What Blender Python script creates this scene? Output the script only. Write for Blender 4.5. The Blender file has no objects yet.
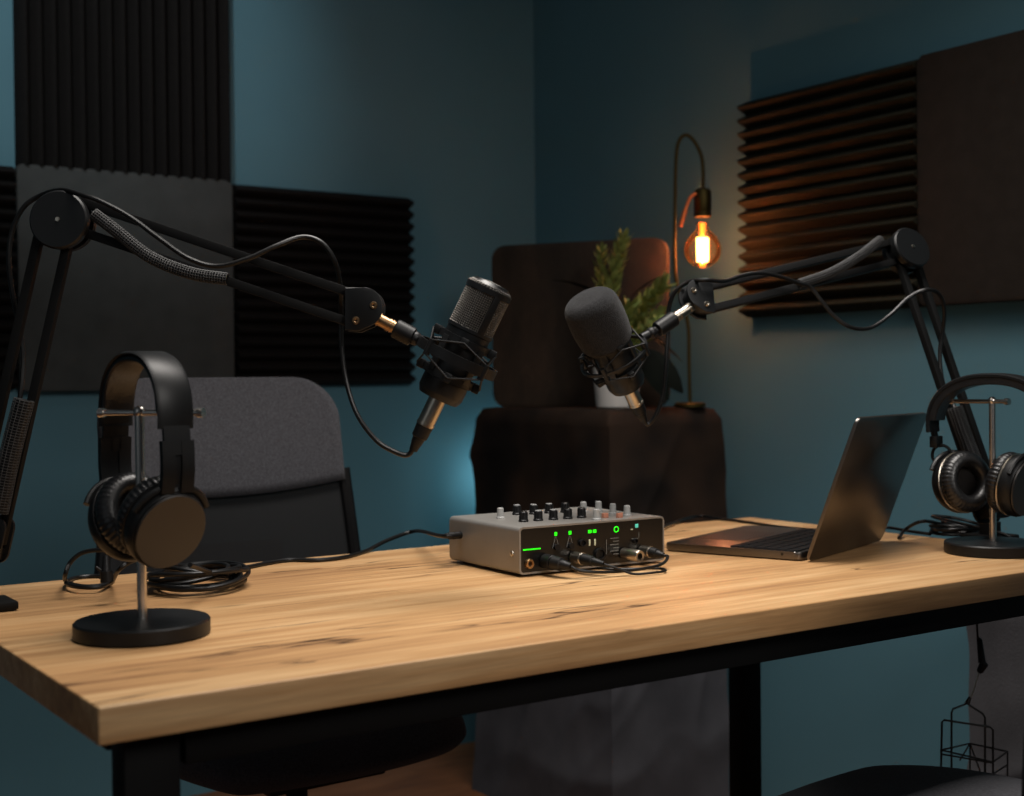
import bpy, bmesh, math, random
from mathutils import Vector, Matrix
random.seed(7)
PI = math.pi
scene = bpy.context.scene
COL = scene.collection

# ------------------------------------------------------------------ materials
def lin(h):
    h = h.lstrip('#')
    o = []
    for i in (0, 2, 4):
        c = int(h[i:i+2], 16) / 255
        o.append(c / 12.92 if c <= .04045 else ((c + .055) / 1.055) ** 2.4)
    return (*o, 1)

def mat(name, col, rough=.5, metal=0., var=.0, vscale=30., bump=0., bscale=200., spec=.5, sheen=0., stretch=None):
    m = bpy.data.materials.new(name); m.use_nodes = True
    nt = m.node_tree; b = nt.nodes['Principled BSDF']
    b.inputs['Roughness'].default_value = rough
    b.inputs['Metallic'].default_value = metal
    b.inputs['Specular IOR Level'].default_value = spec
    if sheen: b.inputs['Sheen Weight'].default_value = sheen
    c = lin(col)
    tc = nt.nodes.new('ShaderNodeTexCoord')
    src = tc.outputs['Object']
    if stretch:
        mp = nt.nodes.new('ShaderNodeMapping'); mp.inputs['Scale'].default_value = stretch
        nt.links.new(src, mp.inputs['Vector']); src = mp.outputs['Vector']
    n = nt.nodes.new('ShaderNodeTexNoise'); n.inputs['Scale'].default_value = vscale; n.inputs['Detail'].default_value = 4
    nt.links.new(src, n.inputs['Vector'])
    r = nt.nodes.new('ShaderNodeValToRGB')
    v = max(var, .02)
    r.color_ramp.elements[0].position = .3; r.color_ramp.elements[1].position = .7
    r.color_ramp.elements[0].color = tuple(x * (1 - v) for x in c[:3]) + (1,)
    r.color_ramp.elements[1].color = tuple(min(1, x * (1 + v)) for x in c[:3]) + (1,)
    nt.links.new(n.outputs['Fac'], r.inputs['Fac'])
    nt.links.new(r.outputs['Color'], b.inputs['Base Color'])
    if bump:
        n2 = nt.nodes.new('ShaderNodeTexNoise'); n2.inputs['Scale'].default_value = bscale; n2.inputs['Detail'].default_value = 3
        nt.links.new(src, n2.inputs['Vector'])
        bp = nt.nodes.new('ShaderNodeBump'); bp.inputs['Strength'].default_value = bump; bp.inputs['Distance'].default_value = .002
        nt.links.new(n2.outputs['Fac'], bp.inputs['Height']); nt.links.new(bp.outputs['Normal'], b.inputs['Normal'])
    return m

def emit(name, col, strength):
    m = mat(name, col, .4)
    b = m.node_tree.nodes['Principled BSDF']
    b.inputs['Emission Color'].default_value = lin(col); b.inputs['Emission Strength'].default_value = strength
    return m

def wood(name, light, mid, dark, crack, sx, sy, rough=.45, crack_amt=.3):
    m = bpy.data.materials.new(name); m.use_nodes = True
    nt = m.node_tree; N = nt.nodes.new; L = nt.links.new
    b = nt.nodes['Principled BSDF']; b.inputs['Roughness'].default_value = rough
    b.inputs['Specular IOR Level'].default_value = .4
    tc = N('ShaderNodeTexCoord')
    def noise(scale, detail, loc=(0, 0, 0), dist=0.):
        mp = N('ShaderNodeMapping'); mp.inputs['Scale'].default_value = scale; mp.inputs['Location'].default_value = loc
        L(tc.outputs['Object'], mp.inputs['Vector'])
        n = N('ShaderNodeTexNoise'); n.inputs['Scale'].default_value = 1; n.inputs['Detail'].default_value = detail
        n.inputs['Distortion'].default_value = dist
        L(mp.outputs['Vector'], n.inputs['Vector']); return n.outputs['Fac']
    broad = noise((sx * .8, sy * .42, sy * .42), 3, dist=.8)
    fine = noise((sx * 3, sy * 4.5, sy * 4.5), 6, (3, 1, 0), .3)
    hair = noise((sx * 12, sy * 26, sy * 26), 4, (1, 5, 2))
    r = N('ShaderNodeValToRGB'); e = r.color_ramp.elements
    e[0].position = .31; e[0].color = lin(dark); e[1].position = .64; e[1].color = lin(light)
    x = e.new(.48); x.color = lin(mid)
    m1 = N('ShaderNodeMath'); m1.operation = 'MULTIPLY_ADD'; m1.inputs[1].default_value = .45
    L(fine, m1.inputs[0])
    m2 = N('ShaderNodeMath'); m2.operation = 'MULTIPLY'; m2.inputs[1].default_value = .55; L(broad, m2.inputs[0]); L(m2.outputs[0], m1.inputs[2])
    L(m1.outputs[0], r.inputs['Fac'])
    # thin darker cracks following the grain
    ck = noise((sx * 1.1, sy * .8, sy * .8), 3, (7, 3, 0), .9)
    sb = N('ShaderNodeMath'); sb.operation = 'SUBTRACT'; sb.inputs[1].default_value = .5; L(ck, sb.inputs[0])
    ab = N('ShaderNodeMath'); ab.operation = 'ABSOLUTE'; L(sb.outputs[0], ab.inputs[0])
    rr = N('ShaderNodeMapRange'); rr.inputs['From Min'].default_value = .0; rr.inputs['From Max'].default_value = .017
    rr.inputs['To Min'].default_value = 1; rr.inputs['To Max'].default_value = 0; L(ab.outputs[0], rr.inputs['Value'])
    gate = noise((sx * 2.4, sy * .35, sy * .35), 2, (2, 9, 4))
    gr = N('ShaderNodeMapRange'); gr.inputs['From Min'].default_value = .50; gr.inputs['From Max'].default_value = .60; L(gate, gr.inputs['Value'])
    cm = N('ShaderNodeMath'); cm.operation = 'MULTIPLY'; L(rr.outputs[0], cm.inputs[0]); L(gr.outputs[0], cm.inputs[1])
    cs = N('ShaderNodeMath'); cs.operation = 'MULTIPLY'; cs.inputs[1].default_value = crack_amt; L(cm.outputs[0], cs.inputs[0])
    ge = N('ShaderNodeNewGeometry'); sx_ = N('ShaderNodeSeparateXYZ'); L(ge.outputs['Normal'], sx_.inputs[0])
    cz = N('ShaderNodeMath'); cz.operation = 'MULTIPLY'; cz.use_clamp = True; L(cs.outputs[0], cz.inputs[0]); L(sx_.outputs['Z'], cz.inputs[1])
    mx = N('ShaderNodeMix'); mx.data_type = 'RGBA'; L(cz.outputs[0], mx.inputs['Factor'])
    L(r.outputs['Color'], mx.inputs['A']); mx.inputs['B'].default_value = lin(crack)
    hr = N('ShaderNodeMapRange'); hr.inputs['From Min'].default_value = .3; hr.inputs['From Max'].default_value = .7
    hr.inputs['To Min'].default_value = .86; hr.inputs['To Max'].default_value = 1.08; L(hair, hr.inputs['Value'])
    mh = N('ShaderNodeMix'); mh.data_type = 'RGBA'; mh.blend_type = 'MULTIPLY'; mh.inputs['Factor'].default_value = 1
    L(mx.outputs['Result'], mh.inputs['A']); L(hr.outputs[0], mh.inputs['B'])
    L(mh.outputs['Result'], b.inputs['Base Color'])
    bp = N('ShaderNodeBump'); bp.inputs['Strength'].default_value = .12; bp.inputs['Distance'].default_value = .001
    L(hair, bp.inputs['Height']); L(bp.outputs['Normal'], b.inputs['Normal'])
    return m

def cloth_mat():
    # brown upper cover over a grey lower skirt, both softly mottled
    m = mat('cloth', '#55555a', .95, var=.2, vscale=8, bump=.3, bscale=260, spec=.05)
    nt = m.node_tree; N = nt.nodes.new; L = nt.links.new
    b = nt.nodes['Principled BSDF']; old = b.inputs['Base Color'].links[0].from_socket
    tc = N('ShaderNodeTexCoord'); sp = N('ShaderNodeSeparateXYZ'); L(tc.outputs['Object'], sp.inputs[0])
    n = N('ShaderNodeTexNoise'); n.inputs['Scale'].default_value = 6; L(tc.outputs['Object'], n.inputs['Vector'])
    r = N('ShaderNodeValToRGB'); r.color_ramp.elements[0].position = .35; r.color_ramp.elements[0].color = lin('#24201e')
    r.color_ramp.elements[1].position = .7; r.color_ramp.elements[1].color = lin('#3d2f26'); L(n.outputs['Fac'], r.inputs['Fac'])
    mr = N('ShaderNodeMapRange'); mr.inputs['From Min'].default_value = .50; mr.inputs['From Max'].default_value = .56; L(sp.outputs['Z'], mr.inputs['Value'])
    mx = N('ShaderNodeMix'); mx.data_type = 'RGBA'; L(mr.outputs[0], mx.inputs['Factor']); L(old, mx.inputs['A']); L(r.outputs['Color'], mx.inputs['B'])
    L(mx.outputs['Result'], b.inputs['Base Color'])
    return m

M = {}
M['teal_wall'] = mat('teal_wall', '#55818f', .75, var=.05, vscale=3, bump=.05, bscale=120)
M['oak'] = wood('oak', '#d1ac7e', '#b98f61', '#956d48', '#3a2415', 1.6, 20, .4, 1.0)
M['oak_edge'] = wood('oak_edge', '#b98a56', '#a2743f', '#8a5f33', '#4a3120', 3, 40, .55, .15)
M['floor_wood'] = wood('floor_wood', '#8a5a3a', '#734628', '#553220', '#2a180f', 2, 14, .5, .3)
M['old_board'] = wood('old_board', '#443428', '#352a20', '#281f18', '#1a100b', 14, 2.0, .65, .6)
M['black_metal'] = mat('black_metal', '#090909', .6, var=.1, spec=.18)
M['black_plastic'] = mat('black_plastic', '#0e0e0f', .45, var=.08, spec=.3)
M['satin_black'] = mat('satin_black', '#101112', .42, var=.06, spec=.32)
M['rubber'] = mat('rubber', '#0d0d0d', .5, var=.1, spec=.3)
M['cable'] = mat('cable', '#0b0b0b', .4, spec=.35)
M['leatherette'] = mat('leatherette', '#141415', .36, var=.15, vscale=120, bump=.25, bscale=300, spec=.6)
M['bronze_plate'] = mat('bronze_plate', '#1d1916', .4, metal=.0, spec=.6)
M['chrome'] = mat('chrome', '#d8d2cb', .27, metal=1)
M['nickel'] = mat('nickel', '#b9b0a2', .28, metal=1, var=.06)
M['brass'] = mat('brass', '#b3906a', .3, metal=1)
M['old_brass'] = mat('old_brass', '#4d4326', .55, metal=1, var=.15)
M['copper'] = mat('copper', '#b8643a', .4, metal=1)
M['foam_dark'] = mat('foam_dark', '#2b2a21', .95, var=.12, vscale=90, bump=.4, bscale=400, spec=.1)
M['foam_black'] = mat('foam_black', '#1f1d1c', .95, var=.12, vscale=90, bump=.4, bscale=400, spec=.1)
M['foam_grey'] = mat('foam_grey', '#4a4c4b', .95, var=.1, vscale=20, bump=.4, bscale=350, spec=.1)
M['foam_brown'] = mat('foam_brown', '#302b27', .95, var=.1, vscale=30, bump=.4, bscale=350, spec=.1)
M['windscreen'] = mat('windscreen', '#232324', .95, var=.45, vscale=450, bump=.8, bscale=700, spec=.1, sheen=.1)
M['chair_fabric'] = mat('chair_fabric', '#444448', .95, var=.3, vscale=320, bump=.5, bscale=500, spec=.1, sheen=.1)
M['chair_mesh'] = mat('chair_mesh', '#17181b', .8, var=.25, vscale=260, bump=.4, bscale=500)
M['cloth'] = cloth_mat()
M['cloth_grey'] = mat('cloth_grey', '#58575a', .95, var=.2, vscale=9, bump=.3, bscale=260, spec=.05)
M['aluminium'] = mat('aluminium', '#918e89', .48, metal=.6, var=.04)
M['space_grey'] = mat('space_grey', '#6e6a66', .33, metal=1, var=.03)
M['key_black'] = mat('key_black', '#0c0c0d', .75, spec=.15)
M['panel_black'] = mat('panel_black', '#0b0b0b', .3, var=.1)
M['knob_grey'] = mat('knob_grey', '#9a9a98', .45, var=.05)
M['print_white'] = mat('print_white', '#6f6f6b', .6)
M['led_green'] = emit('led_green', '#22f014', .95)
M['led_dim'] = emit('led_dim', '#c8c9a8', .12)
M['led_cyan'] = emit('led_cyan', '#58c8b4', .35)
M['led_orange'] = emit('led_orange', '#a8705a', .1)
M['pot_white'] = mat('pot_white', '#c9c6c2', .5, var=.04)
M['soil'] = mat('soil', '#2a1d14', .9, var=.3)
M['leaf'] = mat('leaf', '#7d8a48', .55, var=.35, vscale=40)
M['leaf_dark'] = mat('leaf_dark', '#0c110b', .7, var=.2, spec=.15)
M['stem'] = mat('stem', '#4c5a2c', .6, var=.2)
M['filament'] = emit('filament', '#ffc070', 14.)
M['stem_glow'] = emit('stem_glow', '#ff9030', 1.0)
M['grille_wire'] = mat('grille_wire', '#6c6964', .45, metal=.7)
M['screen'] = mat('screen', '#050506', .2)
M['wire_black'] = mat('wire_black', '#121212', .5)
M['braid'] = mat('braid', '#3c3c3c', .6, var=.3, vscale=400)

def glass_mat():
    m = bpy.data.materials.new('amber_glass'); m.use_nodes = True
    nt = m.node_tree; nt.nodes.clear(); N = nt.nodes.new; L = nt.links.new
    out = N('ShaderNodeOutputMaterial'); t = N('ShaderNodeBsdfTransparent'); t.inputs['Color'].default_value = (1, .92, .78, 1)
    tl = N('ShaderNodeBsdfTranslucent'); tl.inputs['Color'].default_value = (1, .55, .2, 1)
    g = N('ShaderNodeBsdfGlossy'); g.inputs['Roughness'].default_value = .03; g.inputs['Color'].default_value = (1, .9, .7, 1)
    a = N('ShaderNodeMixShader'); a.inputs['Fac'].default_value = .008
    L(t.outputs[0], a.inputs[1]); L(tl.outputs[0], a.inputs[2])
    fr = N('ShaderNodeFresnel'); fr.inputs['IOR'].default_value = 1.35
    b = N('ShaderNodeMixShader'); L(fr.outputs[0], b.inputs['Fac']); L(a.outputs[0], b.inputs[1]); L(g.outputs[0], b.inputs[2])
    L(b.outputs[0], out.inputs['Surface'])
    return m
M['glass'] = glass_mat()

def mesh_net():
    # black see-through chair netting
    m = mat('netting', '#0b0b0d', .8, var=.2, vscale=300)
    nt = m.node_tree; N = nt.nodes.new; L = nt.links.new
    b = nt.nodes['Principled BSDF']; out = nt.nodes['Material Output']
    t = N('ShaderNodeBsdfTransparent'); mx = N('ShaderNodeMixShader'); mx.inputs['Fac'].default_value = .86
    L(t.outputs[0], mx.inputs[1]); L(b.outputs[0], mx.inputs[2]); L(mx.outputs[0], out.inputs['Surface'])
    return m
M['netting'] = mesh_net()

# ------------------------------------------------------------------ object helpers
ROOT = {}
def tag(o, label=None, cat=None, group=None, kind=None):
    if label: o['label'] = label
    if cat: o['category'] = cat
    if group: o['group'] = group
    if kind: o['kind'] = kind
    return o
def thing(name, label, cat, loc, rz=0., group=None):
    o = bpy.data.objects.new(name, None); COL.objects.link(o)
    o.empty_display_size = .05
    o.location = loc; o.rotation_euler = (0, 0, rz)
    ROOT[o.name] = Matrix.Translation(Vector(loc)) @ Matrix.Rotation(rz, 4, 'Z')
    return tag(o, label, cat, group)

def smooth(pts, n=8):
    P = [Vector(p) for p in pts]
    if len(P) < 3: return P
    out = []
    Q = [P[0] * 2 - P[1]] + P + [P[-1] * 2 - P[-2]]
    for i in range(1, len(Q) - 2):
        a, b, c, d = Q[i-1], Q[i], Q[i+1], Q[i+2]
        for k in range(n):
            t = k / n
            out.append(.5 * ((2*b) + (c - a)*t + (2*a - 5*b + 4*c - d)*t*t + (3*b - a - 3*c + d)*t**3))
    out.append(P[-1])
    return out

def frame(z, x=None):
    # matrix whose local z runs along z and local x is as near as can be to x
    z = Vector(z).normalized()
    x = Vector(x) if x is not None else (Vector((0, 0, 1)) if abs(z.z) < .9 else Vector((1, 0, 0)))
    x = (x - z * x.dot(z)).normalized(); y = z.cross(x)
    return Matrix((x, y, z)).transposed().to_4x4()

class MB:
    def __init__(s, T=None): s.bm = bmesh.new(); s.T = T or Matrix.Identity(4)
    def _merge(s, b, m=None):
        me = bpy.data.meshes.new('tmp'); b.to_mesh(me); b.free()
        me.transform(s.T @ m if m is not None else s.T); s.bm.from_mesh(me); bpy.data.meshes.remove(me)
        return s
    def box(s, c, size, bevel=0., m=None, seg=2):
        b = bmesh.new(); bmesh.ops.create_cube(b, size=1, matrix=Matrix.Diagonal((*size, 1)))
        if bevel: bmesh.ops.bevel(b, geom=b.edges[:], offset=bevel, segments=seg, affect='EDGES', profile=.6)
        return s._merge(b, (m or Matrix.Identity(4)) @ Matrix.Translation(Vector(c)))
    def rbox(s, c, size, rad, axis='Z', bevel=0., m=None, seg=6):
        # box with rounded corners round one axis
        a, bb, h = {'Z': (size[0], size[1], size[2]), 'Y': (size[0], size[2], size[1]), 'X': (size[1], size[2], size[0])}[axis]
        pts = []
        for (sx, sy, st) in ((1, 1, 0), (-1, 1, 90), (-1, -1, 180), (1, -1, 270)):
            for k in range(seg + 1):
                t = math.radians(st + 90 * k / seg)
                pts.append((sx * (a/2 - rad) + rad * math.cos(t), sy * (bb/2 - rad) + rad * math.sin(t)))
        rot = {'Z': Matrix.Identity(4), 'Y': Matrix.Rotation(PI/2, 4, 'X'), 'X': Matrix(((0, 0, 1, 0), (1, 0, 0, 0), (0, 1, 0, 0), (0, 0, 0, 1)))}[axis]
        return s.prism(pts, h, (m or Matrix.Identity(4)) @ Matrix.Translation(Vector(c)) @ rot, bevel)
    def prism(s, pts, h, m=None, bevel=0., seg=2):
        b = bmesh.new()
        lo = [b.verts.new((p[0], p[1], -h/2)) for p in pts]; hi = [b.verts.new((p[0], p[1], h/2)) for p in pts]
        n = len(pts)
        f1 = b.faces.new(lo[::-1]); f2 = b.faces.new(hi)
        for i in range(n): b.faces.new((lo[i], lo[(i+1) % n], hi[(i+1) % n], hi[i]))
        if bevel:
            ed = [e for e in b.edges if any(f in (f1, f2) for f in e.link_faces)]
            bmesh.ops.bevel(b, geom=ed, offset=bevel, segments=seg, affect='EDGES', profile=.6)
        return s._merge(b, m)
    def tube(s, pts, r, seg=10, closed=False, flat=None):
        P = [Vector(p) for p in pts]; n = len(P)
        R = r if isinstance(r, (list, tuple)) else [r] * n
        b = bmesh.new(); rings = []
        T = []
        for i in range(n):
            a = P[i-1] if (i or closed) else P[i]; c = P[(i+1) % n] if (i < n-1 or closed) else P[i]
            t = (c - a); T.append(t.normalized() if t.length > 1e-9 else Vector((0, 0, 1)))
        up = Vector((0, 0, 1)) if abs(T[0].z) < .9 else Vector((1, 0, 0))
        nx = (up - T[0] * up.dot(T[0])).normalized()
        for i in range(n):
            nx = (nx - T[i] * nx.dot(T[i]))
            nx = nx.normalized() if nx.length > 1e-6 else T[i].orthogonal().normalized()
            ny = T[i].cross(nx)
            rings.append([b.verts.new(P[i] + (nx * math.cos(2*PI*k/seg) + ny * math.sin(2*PI*k/seg)) * R[i]) for k in range(seg)])
        m_ = n if closed else n - 1
        for i in range(m_):
            A, B = rings[i], rings[(i+1) % n]
            for k in range(seg): b.faces.new((A[k], A[(k+1) % seg], B[(k+1) % seg], B[k]))
        if not closed:
            b.faces.new(rings[0][::-1]); b.faces.new(rings[-1])
        return s._merge(b)
    def cyl(s, p0, p1, r0, r1=None, seg=24, bevel=0.):
        r1 = r0 if r1 is None else r1
        p0, p1 = Vector(p0), Vector(p1); L = (p1 - p0).length
        if bevel:
            return s.lathe([(0, 0), (r0 - bevel, 0), (r0, bevel), (r1, L - bevel), (r1 - bevel, L), (0, L)], seg, Matrix.Translation(p0) @ frame(p1 - p0))
        return s.lathe([(0, 0), (r0, 0), (r1, L), (0, L)], seg, Matrix.Translation(p0) @ frame(p1 - p0))
    def lathe(s, prof, seg=32, m=None, mod=None, closed=False):
        b = bmesh.new(); rings = []
        for (r, z) in prof:
            if r < 1e-7: rings.append([b.verts.new((0, 0, z))])
            else:
                ring = []
                for k in range(seg):
                    a = 2*PI*k/seg; rr = r * (mod(a, r, z) if mod else 1)
                    ring.append(b.verts.new((rr * math.cos(a), rr * math.sin(a), z)))
                rings.append(ring)
        pairs = list(zip(rings[:-1], rings[1:])) + ([(rings[-1], rings[0])] if closed else [])
        for A, B in pairs:
            if len(A) == 1 and len(B) == 1: continue
            for k in range(seg):
                k2 = (k+1) % seg
                if len(A) == 1: b.faces.new((A[0], B[k], B[k2]))
                elif len(B) == 1: b.faces.new((A[k], A[k2], B[0]))
                else: b.faces.new((A[k], A[k2], B[k2], B[k]))
        return s._merge(b, m)
    def torus(s, R, r, m=None, seg=40, rs=10, sc=1.):
        prof = [(R + r * math.cos(2*PI*k/rs), r * sc * math.sin(2*PI*k/rs)) for k in range(rs)]
        return s.lathe(prof, seg, m, closed=True)
    def sphere(s, c, r, seg=20, m=None, scale=(1, 1, 1)):
        b = bmesh.new(); bmesh.ops.create_uvsphere(b, u_segments=seg, v_segments=seg//2, radius=r)
        bmesh.ops.transform(b, matrix=Matrix.Diagonal((*scale, 1)), verts=b.verts)
        return s._merge(b, (m or Matrix.Identity(4)) @ Matrix.Translation(Vector(c)))
    def sweep(s, path, normals, side, section, closed_sec=True):
        # section: list of (side offset, normal offset)
        b = bmesh.new(); rings = []
        for p, n in zip(path, normals):
            rings.append([b.verts.new(Vector(p) + Vector(side) * u + Vector(n) * v) for u, v in section])
        k = len(section)
        for A, B in zip(rings[:-1], rings[1:]):
            for i in range(k): b.faces.new((A[i], A[(i+1) % k], B[(i+1) % k], B[i]))
        b.faces.new(rings[0][::-1]); b.faces.new(rings[-1])
        return s._merge(b)
    def grid(s, fn, nu, nv, m=None):
        b = bmesh.new()
        V = [[b.verts.new(fn(i/nu, j/nv)) for j in range(nv+1)] for i in range(nu+1)]
        for i in range(nu):
            for j in range(nv): b.faces.new((V[i][j], V[i+1][j], V[i+1][j+1], V[i][j+1]))
        return s._merge(b, m)
    def build(s, name, material, parent=None, world=True, root=None, sharp=35, mods=None, label=None):
        bmesh.ops.recalc_face_normals(s.bm, faces=s.bm.faces[:])
        me = bpy.data.meshes.new(name); s.bm.to_mesh(me); s.bm.free()
        r = root or parent
        if world and r is not None:
            while r.parent is not None: r = r.parent
            if r.name in ROOT: me.transform(ROOT[r.name].inverted())
        me.materials.append(M[material])
        me.shade_smooth(); me.set_sharp_from_angle(angle=math.radians(sharp))
        o = bpy.data.objects.new(name, me); COL.objects.link(o)
        if parent is not None: o.parent = parent
        if label: o['label'] = label
        return o
def wire(o, t):
    md = o.modifiers.new('wire', 'WIREFRAME'); md.thickness = t; md.use_replace = True; md.use_even_offset = False
def subsurf(o, n=1):
    md = o.modifiers.new('sub', 'SUBSURF'); md.levels = n; md.render_levels = n
def solidify(o, t):
    md = o.modifiers.new('sol', 'SOLIDIFY'); md.thickness = t; md.offset = 0
def rebase(o, loc):
    # put a one-mesh thing's origin at loc
    o.data.transform(Matrix.Translation(-Vector(loc))); o.location = loc; return o
def copy_tree(o, parent=None, name=None):
    c = o.copy(); COL.objects.link(c); c.parent = parent
    for ch in list(o.children): copy_tree(ch, c)
    return c
from mathutils import noise

# ------------------------------------------------------------------ the room
def struct(o): o['kind'] = 'structure'; return o
WX, WY = 1.899, 2.064
struct(MB().box((.2, .1, -.025), (3.6, 4.1, .05)).build('floor', 'floor_wood'))
struct(MB().box((-.25, WY + .05, 1.4), (4.4, .1, 2.8)).build('wall_back', 'teal_wall'))
struct(MB().box((WX + .05, .1, 1.4), (.1, 4.0, 2.8)).build('wall_right', 'teal_wall'))

# acoustic panels: local front faces -Y, centre at origin
def foam_panel(name, label, loc, rz, style, material, size=.5, n=16):
    h = size / 2
    b = MB()
    if style == 'flat':
        b.rbox((0, -.02, 0), (size - .002, .04, size - .002), .012, 'Y', .006)
    else:
        prof = [(-h, 0), (h, 0)]
        p = size / n
        for i in range(n - 1, -1, -1):
            x0 = -h + i * p
            prof += [(x0 + p, -.018), (x0 + p * .78, -.033), (x0 + p * .62, -.0455), (x0 + p * .5, -.048), (x0 + p * .38, -.0455), (x0 + p * .22, -.033)]
        prof += [(-h, -.018)]
        m = Matrix.Identity(4) if style == 'vertical' else Matrix.Rotation(PI/2, 4, 'Y')
        b.prism([(x * (.998), y) for x, y in prof], size - .002, m)
    o = b.build(name, material, sharp=50)
    o.location = loc; o.rotation_euler = (0, 0, rz)
    return tag(o, label, 'acoustic panel', 'acoustic foam panels on the walls')
TX, TZ = .462, 1.4965
foam_panel('acoustic_panel', 'dark ridged foam panel with vertical ridges, topmost on the back wall', (TX + .252, WY, TZ + .256), 0, 'vertical', 'foam_black', .51)
foam_panel('acoustic_panel', 'flat grey foam panel on the back wall behind the left boom arm', (TX + .246, WY, TZ - .251), 0, 'flat', 'foam_grey', .51)
foam_panel('acoustic_panel', 'dark foam panel with horizontal ridges on the back wall right of the flat grey panel', (TX + .76, WY, TZ - .251), 0, 'horizontal', 'foam_black')
foam_panel('acoustic_panel', 'dark horizontally ridged foam panel cut off by the left edge of the photo', (TX - .262, WY, TZ - .251), 0, 'horizontal', 'foam_black')
foam_panel('acoustic_panel', 'ridged foam panel on the right wall lit orange by the bulb', (WX, 2.2636 - 1.0502 - .27, 1.395), -PI/2, 'horizontal', 'foam_dark')
foam_panel('acoustic_panel', 'flat dark brown foam panel on the right wall at the right edge of the photo', (WX, 2.2636 - 1.0502 - .772, 1.395), -PI/2, 'flat', 'foam_brown')

# ------------------------------------------------------------------ desk
TL, TW, TH, TT = 1.417, .717, .75, .031
desk = thing('desk', 'long oak desk with thick light wooden top and black metal frame', 'desk', (TL/2, TW/2, 0))
MB().box((TL/2, TW/2, TH - TT/2), (TL, TW, TT), .0018).build('tabletop', 'oak', desk, sharp=60)
zt = TH - TT - .0005
def desk_leg(x, y): MB().box((x, y, (zt)/2), (.048, .034, zt), .002).build('leg', 'black_metal', desk)
for x in (.052, TL - .048):
    for y in (.042, TW - .032): desk_leg(x, y)
MB().box((TL/2, .045, zt - .017), (TL - .16, .04, .034), .002).build('rail', 'black_metal', desk)
MB().box((TL/2, TW - .045, zt - .017), (TL - .16, .04, .034), .002).build('rail', 'black_metal', desk)
for x in (.052, TL - .048): MB().box((x, TW/2, zt - .0125), (.045, TW - .15, .025), .002).build('rail', 'black_metal', desk)

# ------------------------------------------------------------------ chairs
def make_chair(label, loc, rz, group):
    # local: sitter looks to -Y, backrest on +Y
    r = thing('office_chair', label, 'chair', loc, rz, group)
    W = dict(world=False)
    def seat_fn(top):
        def fn(u, v):
            a = (u - .5) * 2; b = (v - .5) * 2
            # squircle mapping
            x = a * math.sqrt(1 - b*b/2 * .75); y = b * math.sqrt(1 - a*a/2 * .75)
            e = max(abs(a), abs(b)) ** 6
            z = .50 - .012 * e * 1.6 - (.022 * max(0, -b) ** 3) + .006 * a * a
            if not top: z = .418 + .035 * e
            return Vector((x * .25, y * .238, z))
        return fn
    b = MB(); b.grid(seat_fn(True), 24, 24); b.grid(seat_fn(False), 24, 24)
    bmesh.ops.remove_doubles(b.bm, verts=b.bm.verts[:], dist=.0001)
    # close the rim
    ed = [e for e in b.bm.edges if e.is_boundary]
    bmesh.ops.bridge_loops(b.bm, edges=ed)
    o = b.build('seat', 'chair_fabric', r, sharp=80, **W); subsurf(o)
    z0, z1, hw = .60, 1.012, .216
    def halfw(z):
        w = hw + .028 * max(0, (.86 - z) / .26) ** 1.3
        rad = .075
        t = z1 - z
        if t < rad: w = w - rad + math.sqrt(max(0, rad*rad - (rad - t)**2))
        return w
    def ys(u, z):
        u = u * halfw(z) / (hw + .028 * max(0, (.86 - z) / .26) ** 1.3)
        return .262 - .045 * u * u + .10 * (z - .6) - .05 * math.sin((z - .6) / .42 * PI) * .3
    def cover(u, v):
        a = (u - .5) * 2
        zl = .808 + .022 * a * a
        vv = 1 - (1 - v) ** 1.6
        z = zl + (z1 - zl) * vv
        return Vector((a * halfw(z), ys(a, z), z))
    o = MB().grid(cover, 30, 18).build('headrest_cover', 'chair_fabric', r, sharp=80, label='grey fabric upper cover', **W); solidify(o, .03)
    def net(u, v):
        a = (u - .5) * 2; z = z0 + (.85 - z0) * v
        return Vector((a * halfw(z) * .985, ys(a, z), z))
    o = MB().grid(net, 24, 12).build('backrest_mesh', 'netting', r, sharp=80, label='black see-through mesh lower back', **W); solidify(o, .006)
    path = []
    for k in range(13):
        z = .85 - (.85 - z0) * k / 12; path.append(Vector((halfw(z), ys(1, z), z)))
    bot = [Vector((halfw(z0) * s, ys(s, z0), z0 - .004 * (1 - s*s))) for s in (.75, .5, .25, 0, -.25, -.5, -.75)]
    left = [Vector((-p.x, p.y, p.z)) for p in path[::-1]]
    MB().tube(path + bot + left, .012, 10).build('backrest_frame', 'black_plastic', r, **W)
    b = MB(); b.tube(smooth([(0, .30, .66), (0, .30, .52), (0, .25, .42), (0, .10, .405)], 6), .022, 10)
    b.box((0, .285, .70), (.24, .03, .05), .01)
    b.build('back_support', 'black_plastic', r, **W)
    b = MB(); b.box((0, 0, .41), (.2, .22, .03), .008); b.build('tilt_mechanism', 'black_plastic', r, **W)
    b = MB(); b.cyl((0, 0, .09), (0, 0, .28), .028); b.cyl((0, 0, .25), (0, 0, .41), .017); b.build('gas_column', 'black_metal', r, **W)
    for k in range(5):
        a = 2*PI*k/5 + .3
        d = Vector((math.cos(a), math.sin(a), 0))
        lg = MB().tube([d*.02 + Vector((0,0,.105)), d*.15 + Vector((0,0,.098)), d*.29 + Vector((0,0,.078))], [.024, .02, .014], 10).build('leg', 'black_plastic', r, **W)
        c = MB()
        t = Vector((-d.y, d.x, 0))
        for s in (-1, 1): c.cyl(d*.29 + t*s*.008 + Vector((0,0,.028)), d*.29 + t*s*.022 + Vector((0,0,.028)), .028, seg=20, bevel=.004)
        c.cyl(d*.29 + Vector((0,0,.02)), d*.29 + Vector((0,0,.075)), .007)
        c.build('caster', 'rubber', lg, **W)
    for s in (-1, 1):
        pass
    return r
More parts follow.
